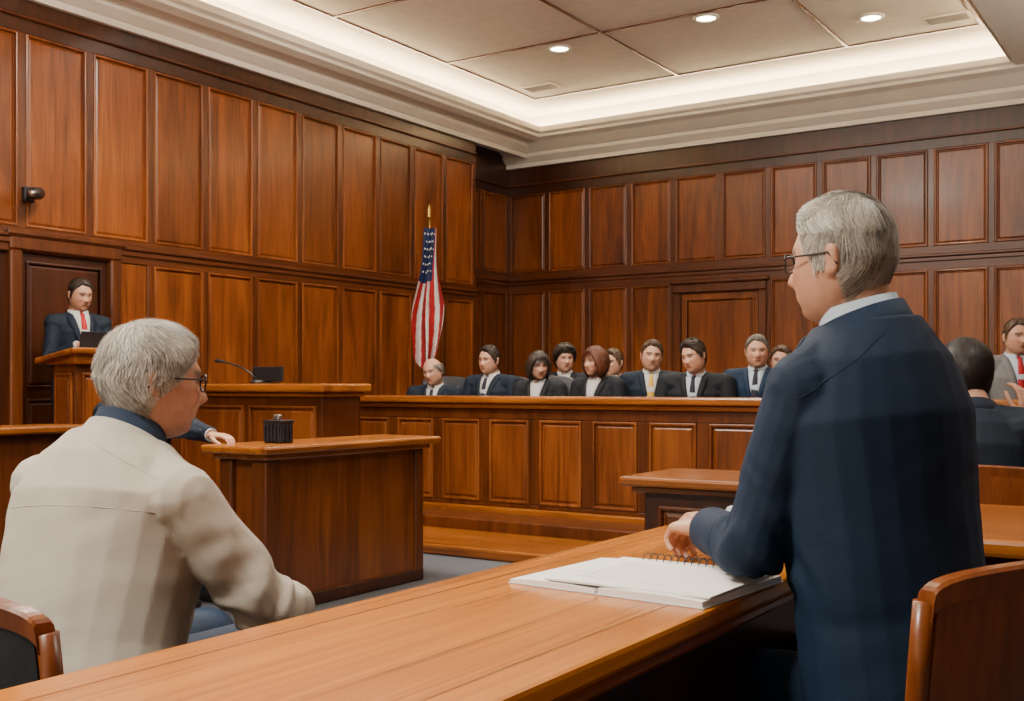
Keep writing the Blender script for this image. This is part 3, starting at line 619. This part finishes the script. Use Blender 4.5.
    for k in 'LR':
        sb_=bmesh.new(); A=J['A'+k]; capsule(sb_,A-V((0,.03,.042)),.046,A+V((0,.15,-.048)),.040,14,.9); capsule(sb_,A-V((0,0,.03)),.046,A+V((0,.01,.02)),.047,14)
        for v in sb_.verts: v.co.z=max(v.co.z,A.z-.087)
        new('shoe',sb_,shoe,rt_,True,True)
        W,E=J['W'+k],J['E'+k]; x,y,d=frame(W-E); cbm=bmesh.new(); ring_loft(cbm,[(W-d*.05,x*.034,y*.034),(W-d*.006,x*.0345,y*.0345),(W-d*.002,x*.033,y*.033),(W-d*.008,x*.028,y*.028)],18)
        new('cuff',cbm,shirt or top,rt_,True,True)
    if shirt:
        new('shirt_collar',collar(J,.066,.066,.034,.024,.004,.16 if tie else .32,.012,up=scu),shirt,rt_,True,True)
        if open_:
            new('shirt_front',strip(bvh,J,[([(.062*(1-t)+.004)*q for q in (-1,-.5,0,.5,1)],-.03+.30*t) for t in [k/8 for k in range(9)]],.004),shirt,rt_,True,True)
    if open_:
        for s in (-1,1):
            rows=[]
            for k in range(9):
                t=k/8; i=.060*(1-t)+.003; wd=.048*math.sin(PI*min(1,.25+t*.9))**.7 if t<.98 else .004
                if .30<t<.40: wd*=.8
                rows.append(([s*i,s*(i+wd*.5),s*(i+wd)],.0+.29*t))
            new('lapel',strip(bvh,J,rows,.009),top,rt_,True,True)
    if tie: new('tie',strip(bvh,J,[([w*q for q in (-1,0,1)],dn) for w,dn in ((.014,-.012),(.018,.0),(.012,.016),(.018,.07),(.027,.18),(.028,.30))],.012),tie,rt_,True,True)
    new('jacket_collar',collar(J,.075,.073,jch,.0,.009,.55,.02,.022),top,rt_,True,True)
    if glasses:
        gl=bmesh.new(); y0=.096
        for s in (-1,1): 
            tube(gl,[V((s*.033+.025*math.cos(a)*(1-.12*math.cos(2*a)),y0-abs(.025*math.cos(a))*.12,.006+.018*math.sin(a))) for a in [2*PI*k/20 for k in range(21)]],.0019,6)
            tube(gl,[V((s*.058,y0-.004,.012)),V((s*.078,y0-.02,.013)),V((s*.0875,.03,.011)),V((s*.090,-.006,.012)),V((s*.088,-.022,-.012))],.0021,6)
        tube(gl,[V((-.009,y0,.01)),V((0,y0+.004,.013)),V((.009,y0,.01))],.0016,6); gl.transform(M); go=new('glasses',gl,glasses,rt_,True,True)
        for s in (-1,1):
            lb=bmesh.new(); vs=[lb.verts.new(V((s*.033+.024*math.cos(a),y0-.001,.006+.017*math.sin(a)))) for a in [2*PI*k/20 for k in range(20)]]; lb.faces.new(vs); lb.transform(M); new('lens',lb,lens,go,False,True)
    return rt_
LN=lambda a,b,n=16:[(a[0]+(b[0]-a[0])*k/n,a[1]+(b[1]-a[1])*k/n) for k in range(n+1)]
# right man (navy suit)
fR=V((-.88,.475,0)).normalized(); rR=V((fR.y,-fR.x,0)); P=V((-.485,2.005,.55))
J=dict(P=P,N=V((-.562,2.005,1.232)),H=V((-.590,1.985,1.340)),SL=V((-.626,1.878,1.112)),SR=V((-.480,2.165,1.108)),EL=V((-.715,1.870,.830)),WL=V((-.890,2.075,.830)),dL=V((-.84,.52,-.10)),nL=V((.15,-.1,-1)),
  ER=V((-.62,2.30,.84)),WR=V((-.925,2.268,.822)),dR=V((-.72,-.66,.04)),nR=V((0,.1,-1)))
for k,s in (('L',-1),('R',1)): J['K'+k]=P+fR*.42+rR*s*.10-V((0,0,.03)); J['A'+k]=P+fR*.42+rR*s*.10; J['A'+k].z=.09
fig('grey haired person with glasses in navy suit seated at the foreground table',(-.50,2.0,0),R(61.6),J,yaw=24,pitch=-3,hs=.945,sk=(.58,.315,.21),style='short',hm=h_grey,hth=.013,hamp=.0012,top=navy,shirt=bluesh,tie=dktie,pants=navy,vox=.0052,g=1.08,hi=True,glasses=black,nstr=16000,amp=.0060,world=True,curl=(38,52,34),sleeve=(.066,.058,.045),seams=[LN((.0,.04),(.0,.62)),LN((-.06,.03),(-.2,.13)),LN((.06,.03),(.18,.13))],sw_=.0006,sl_=.036,wmin=1.0,fat=1.15)
# left man (beige jacket)
J=dict(P=V((-1.76,1.22,.53)),N=V((-1.800,1.372,1.012)),H=V((-1.783,1.42,1.124)),SL=V((-2.015,1.345,.912)),SR=V((-1.59,1.33,.912)),ER=V((-1.485,1.44,.712)),WR=V((-1.570,1.60,.680)),dR=V((-.75,.45,-.5)),nR=V((-.3,-.3,-1)),
  EL=V((-2.10,1.44,.68)),WL=V((-1.96,1.68,.69)),dL=V((.3,.85,-.15)),nL=V((0,0,-1)),KR=V((-1.66,1.66,.575)),KL=V((-1.90,1.66,.56)),AR=V((-1.64,1.66,.09)),AL=V((-1.92,1.66,.09)))
fig('white haired person with glasses in beige jacket seated left of the foreground table',(-1.78,1.25,0),R(-3.4),J,yaw=-24,pitch=-4,hs=1.0,hz=.93,sk=(.56,.295,.195),style='full',hm=h_wht,hth=.012,hamp=.0012,top=linen,shirt=dkblue,open_=False,pants=denim,vox=.0052,g=1.12,hi=True,glasses=black,nstr=20000,amp=.0095,world=True,curl=(30,40,30),sleeve=(.066,.057,.046),seams=[LN((-.21,.16),(.21,.16),24),LN((.05,.03),(.2,.10)),LN((-.05,.03),(-.2,.10))],jch=.016,scu=.006,sw_=.0006,mess=.42,sl_=.030)
# standing speaker
J=standing(1.70)
for k,q in (('L',-1),('R',1)): J['E'+k]=J['S'+k]+V((q*.05,.06,-.27)); J['W'+k]=V((q*.09,.27,1.20)); J['d'+k]=V((-q*.3,.95,.0)); J['n'+k]=V((-q*.8,0,-.6))
fig('person in dark suit and red tie standing at the lectern by the left wall',(-6.98,4.92,.2),R(-106),J,pitch=-13,yaw=12,hs=.95,style='short',hm=h_dk,hth=.014,top=navy2,shirt=white,tie=red,sk=(.47,.25,.16),g=.94,sleeve=(.058,.049,.040),nstr=3000,sw_=.0013)
lt=thing('laptop','dark open laptop standing on the lectern before the standing person','laptop',(-6.42,4.66,1.333),R(-100))
bm=B(-.12,.12,-.16,.0,.0,.012,bev=.003); bm.transform(Matrix.Rotation(R(-8),4,'X')); new('keyboard',bm,black,lt,False,True)
bm=B(-.12,.12,-.004,.006,.0,.15,bev=.003); bm.transform(Matrix.Rotation(R(-15),4,'X')); new('screen',bm,black,lt,False,True)
# hidden person with a hand on the witness counter
J=seated(.43,4); Mh=(Matrix.Translation((-4.86,3.78,0))@Matrix.Rotation(R(-90),4,'Z')).inverted()
J['EL']=Mh@V((-4.60,3.92,.89)); J['WL']=Mh@V((-4.37,3.86,.862)); J['dL']=Mh.to_3x3()@V((1,.12,-.06)); J['nL']=V((0,0,-1))
fig('person in dark suit resting a hand on the witness counter, mostly hidden',(-4.86,3.78,0),R(-90),J,style='short',hm=h_dk,top=navy2,shirt=white,tie=dktie)
# right edge person seen from behind
J=seated(.43,6,.19); J['H']=J['N']+V((-.06,.05,.128)); J['WR']=V((.13,.17,.985)); J['ER']=J['SR']+V((.04,.16,-.2)); J['dR']=V((-.1,.05,1)); J['nR']=V((-1,.3,0))
fig('dark haired person in black suit at the right edge with a raised hand',(-.785,4.26,0),R(-6),J,yaw=30,style='full',hm=h_blk,hth=.020,hamp=.004,top=navy2,shirt=None,tie=None,open_=False,vox=.0065,nstr=4500,sw_=.0012)
# jurors
jp=jury_chair(); first=True
jur=[ # x, y, head z, kwargs, label, short label, body turn, head yaw
 (-5.86,7.72,1.235,dict(style='bald',hm=h_salt,top=navy2,shirt=white,tie=dktie,pitch=-12,roll=8,lean=8),'balding juror in dark suit slumped low, leftmost on the jury bench','the slumped balding juror',18,-14),
 (-5.28,7.72,1.325,dict(style='short',hm=h_dk,top=navy2,shirt=white,tie=dktie,pitch=-4),'dark haired juror in dark suit and tie, second from the left','the second juror from the left',4,-10),
 (-4.76,7.66,1.275,dict(style='bob',hm=h_dk,top=blk,shirt=white,hth=.018,sw=.165,pitch=-10,hz=.96),'short juror with dark bobbed hair in black jacket','the short bobbed juror',14,34),
 (-5.10,8.65,1.35,dict(style='full',hm=h_dk,top=blk,shirt=white,hth=.034,hamp=.008,sw=.17,mess=.6),'juror with full dark hair in the row behind','the full haired juror in the row behind',20,24),
 (-4.24,7.70,1.30,dict(style='bob',hm=h_red,top=blk,shirt=white,hth=.022,hamp=.007,sw=.17,pitch=-2,mess=.5,hz=.97),'juror with auburn bobbed hair and white blouse','the auburn haired juror',2,-22),
 (-4.60,8.65,1.31,dict(style='short',hm=h_br,top=navy2,shirt=white),'juror with brown hair half hidden behind the auburn haired one','the juror half hidden behind the auburn haired one',16,-22),
 (-3.87,7.92,1.345,dict(style='short',hm=h_br,top=navy2,shirt=white,tie=yellow,roll=-6),'juror in dark suit with a yellow tie','the juror with a yellow tie',22,10),
 (-3.35,7.62,1.325,dict(style='short',hm=h_dk,top=blk,shirt=bluesh,tie=dktie,lean=10,hth=.022,hamp=.007,sw=.225,roll=9,pitch=-10,mess=.5),'dark haired juror in black suit leaning toward the bench','the juror in black leaning forward',12,-26),
 (-2.93,7.76,1.36,dict(style='short',hm=h_salt,hth=.014,top=navy,shirt=bluesh,tie=dktie,sw=.205),'greying juror in navy suit and light blue shirt','the greying juror in navy',10,14),
 (-3.10,8.75,1.31,dict(style='short',hm=h_br,top=blk,shirt=white),'juror half hidden behind the greying juror','the juror half hidden behind the greying one',14,0),
 (-1.20,7.85,1.43,dict(style='short',hm=h_br,hth=.013,top=grey,shirt=bluesh,tie=red,sw=.205,hz=.96),'juror in grey suit and red tie at the right edge','the juror in grey suit at the right edge',24,10)]
for x,y,hz_,kw,lab,sl,bt_,yw in jur:
    lean=kw.pop('lean',2); sw=kw.pop('sw',.195); J=seated(.45,lean,sw); dz=hz_-.15-J['H'].z
    for k in J:
        if k[0] in 'PNHSEW': J[k]=J[k]+V((0,0,dz))
    fz=180+bt_
    fig(lab,(x,y,.15),R(fz),J,yaw=yw,group='jurors behind the bench',**{**dict(pitch=-2,hs=.99,nstr=2600,sw_=.0014),**kw})
    c=jp if first else copy_tree(jp); first=False
    c.location=(x,y+.03,.15); c.rotation_euler=(0,0,R(fz)); c['label']='black padded chair of '+sl
# ------------------------------------------------------------------ light + camera
def area(loc,sx,sy,e,col,rot=(0,0,0)):
    a=bpy.data.lights.new('added area light','AREA'); a.shape='RECTANGLE'; a.size=sx; a.size_y=sy; a.energy=e; a.color=col
    o=bpy.data.objects.new('added area light',a); COL.objects.link(o); o.location=loc; o.rotation_euler=rot
W_=(1,.91,.79)
area((-2.4,-.6,4.0),1.2,.8,265,W_,(R(14),0,R(10))); area((-4.3,4.2,4.3),1.2,1.0,310,W_); area((.6,3.5,4.05),1.2,1.6,75,W_); area((-4.0,6.6,4.35),4.0,.8,140,W_,(R(20),0,0))  # added overhead key, right fill and back-wall lights, unseen and without fixtures
area((-3.0,1.5,3.1),3,3,200,(1,.86,.70),(R(180),0,0)); area((.9,8.6,2.8),1.6,1.6,115,(1,.86,.70),(R(180),0,0))  # added upward lights that brighten ceiling and soffit, no such fixtures in the room
w=bpy.data.worlds.new('World'); S.world=w; w.use_nodes=True; w.node_tree.nodes['Background'].inputs[0].default_value=(.5,.5,.5,1); w.node_tree.nodes['Background'].inputs[1].default_value=.2
cd=bpy.data.cameras.new('Camera'); co=bpy.data.objects.new('Camera',cd); COL.objects.link(co); co.location=(0,0,1.12); co.rotation_euler=(R(90),0,R(33.3))
cd.sensor_width=36; cd.lens=38.67; cd.shift_y=.0337; cd.clip_start=.02; S.camera=co
